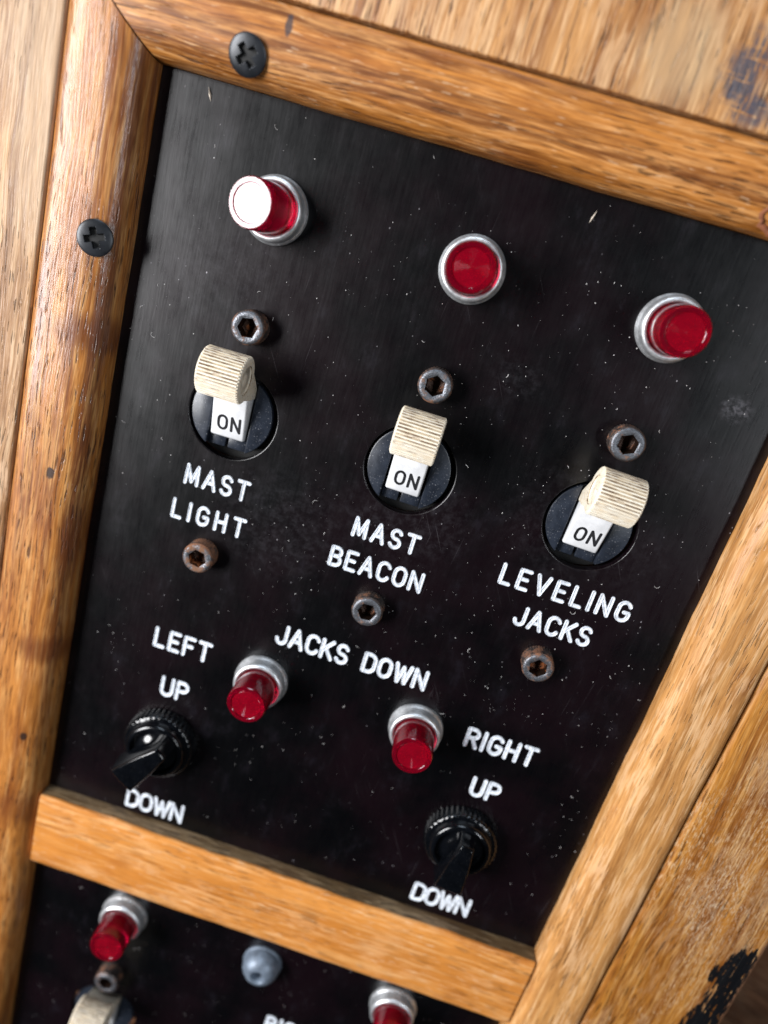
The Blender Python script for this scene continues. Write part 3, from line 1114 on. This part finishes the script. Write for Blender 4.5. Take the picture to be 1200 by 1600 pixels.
make_rotary(up, -48.2, -104.4, R(-36), "black rotary knob between the left UP and DOWN", 1.06)
make_rotary(up, 46.9, -103.4, R(-3), "black rotary knob between the right UP and DOWN")

for text, cx, cy, wd, ht in (("MAST", -48.5, -19.2, 18.6, 6.1), ("LIGHT", -48.8, -29.8, 21.5, 6.0),
                             ("MAST", -0.8, -19.1, 18.6, 6.0), ("BEACON", -0.8, -29.1, 26.6, 6.2),
                             ("LEVELING", 48.8, -19.2, 35.6, 6.3), ("JACKS", 49.0, -29.3, 21.3, 6.2),
                             ("JACKS DOWN", -0.2, -57.1, 45.0, 6.7), ("LEFT", -48.3, -70.4, 17.8, 6.8), ("UP", -47.9, -85.8, 9.0, 6.9),
                             ("DOWN", -46.2, -129.6, 19.4, 7.2), ("RIGHT", 48.3, -69.9, 21.2, 6.9), ("UP", 48.7, -85.2, 9.0, 6.9), ("DOWN", 48.6, -128.6, 18.8, 7.2)):
    smooth(link("lettering", word_bm(text, cx, cy, wd, ht, 1.1 if ht < 6.6 else 1.22, 0.30), M['letter'], up), 50)


def dust_bm(x0, x1, y0, y1, n, nf, seed, clear):
    rnd = random.Random(seed)
    bm = bmesh.new()
    from mathutils import noise

    def ok(x, y):
        if noise.noise(Vector((x * 0.045, y * 0.045, seed))) + 0.6 * noise.noise(Vector((x * .16, y * .16, seed))) < rnd.uniform(-0.35, 0.55):
            return False
        return all((x - a) ** 2 + (y - b) ** 2 > r * r for a, b, r in clear)
    for _ in range(n):
        x, y = rnd.uniform(x0, x1), rnd.uniform(y0, y1)
        if not ok(x, y):
            continue
        s = 0.06 + 0.16 * rnd.random() ** 4
        a = rnd.uniform(0, 6.28)
        e = rnd.uniform(0.4, 1)
        q = [(math.cos(a) * s, math.sin(a) * s), (-math.sin(a) * s * e, math.cos(a) * s * e), (-math.cos(a) * s, -math.sin(a) * s), (math.sin(a) * s * e, -math.cos(a) * s * e)]
        lo = [bm.verts.new(((x + p[0]) * MM, (y + p[1]) * MM, 0.01 * MM)) for p in q]
        t = bm.verts.new((x * MM, y * MM, (0.02 + s * 0.6) * MM))
        for i in range(4):
            bm.faces.new((lo[i], lo[(i + 1) % 4], t))
    for _ in range(nf):
        x, y = rnd.uniform(x0, x1), rnd.uniform(y0, y1)
        if not ok(x, y):
            continue
        a = rnd.uniform(0, 6.28)
        k = rnd.uniform(-.7, .7)
        L = 0.12 + 0.22 * rnd.random() ** 2
        wd = rnd.uniform(0.03, 0.07)
        prev = None
        for i in range(7):
            z = 0.02 + 0.12 * math.sin(i / 6 * math.pi)
            nx, ny = -math.sin(a) * wd, math.cos(a) * wd
            cur = [bm.verts.new(((x + nx) * MM, (y + ny) * MM, z * MM)), bm.verts.new((x * MM, y * MM, (z + wd) * MM)), bm.verts.new(((x - nx) * MM, (y - ny) * MM, z * MM))]
            if prev:
                bm.faces.new((prev[0], prev[1], cur[1], cur[0]))
                bm.faces.new((prev[1], prev[2], cur[2], cur[1]))
            prev = cur
            x += math.cos(a) * L
            y += math.sin(a) * L
            a += k
    return bm


clear = [(-HX, 0, 12.6), (0, 0, 12.6), (HX, 0, 12.6)] + [(a, 51, 8) for a in (-48.5, 0, 48.5)]
tag(link("dust", dust_bm(-80, 80, -130, 73, 1500, 75, 3, clear), M['dust'], up), kind="stuff")
tag(link("dust", dust_bm(-30, 75, -60, 60, 900, 30, 4, clear), M['dust'], up), kind="stuff")
# chipped splinters lying by the top rail
sp = bmesh.new()
for (x, y, a, L, wd) in ((-69.5, 71.3, 1.9, 3.2, .55), (22.9, 69.2, 1.3, 3.0, .5)):
    d = Vector((math.cos(a), math.sin(a)))
    nn = Vector((-d.y, d.x))
    pts = [(x + d.x * t * L + nn.x * o * wd, y + d.y * t * L + nn.y * o * wd, z) for t, o, z in ((-.5, 0, .05), (-.1, .5, .1), (.5, 0.1, .4), (-.1, -.5, .1), (0, 0, .6))]
    v = [sp.verts.new(Vector(p) * MM) for p in pts]
    for i in range(4):
        sp.faces.new((v[i], v[(i + 1) % 4], v[4]))
bmesh.ops.recalc_face_normals(sp, faces=sp.faces)
tag(link("wood_splinters", sp, M['grease'], up), kind="stuff")

# ------------------------------------------------------------------ lower control panel
LY = -225.6
lp = plate("control_panel", XL + 0.25, XR - 0.25, -330, YB - 28.6, [(-HX, LY, HR)], M['panel2'])
tag(lp, "black lower control panel mostly cut off by the frame, below the wooden crosspiece", "control panel", "black control panels")
make_indicator(lp, -48.0, -177.4, "red indicator light at the left of the lower panel", tilt=(R(-2), R(1)), spin=R(30))
make_indicator(lp, 47.0, -177.0, "red indicator light cut off by the bottom of the photo", tilt=(0, 0), spin=R(80))
make_cap_screw(lp, -48.2, -205.0, R(15), "dark socket screw above the lower toggle")
make_toggle(lp, -HX, LY, "toggle switch with ribbed knob cut off by the bottom of the photo", -0.3)
dome = [(6.6, 0.02), (6.6, 0.7), (6.3, 0.9), (6.25, 2.0), (6.0, 3.2), (5.5, 4.3), (4.7, 5.3), (3.7, 6.0), (2.8, 6.35), (2.4, 6.3), (2.1, 5.9), (2.0, 1.0), (0, 1.0)]
smooth(link("lamp_socket", lathe(dome, 64), plain("dull_grey_metal", (0.15, 0.185, 0.235), 0.45, metal=0.3, sc=600), lp, (1.2, -177.4, 0)), 50)
lp.children[-1]['label'] = "grey domed lamp socket with a dark hole and no lens"
smooth(link("lettering", word_bm("RIGHT", 18.8, -203.6, 21.2, 6.9, 1.2, 0.30), M['letter'], lp), 50)
tag(link("dust", dust_bm(-80, 80, -240, -164, 500, 20, 8, [(-HX, LY, 12.6)]), M['dust'], lp), kind="stuff")
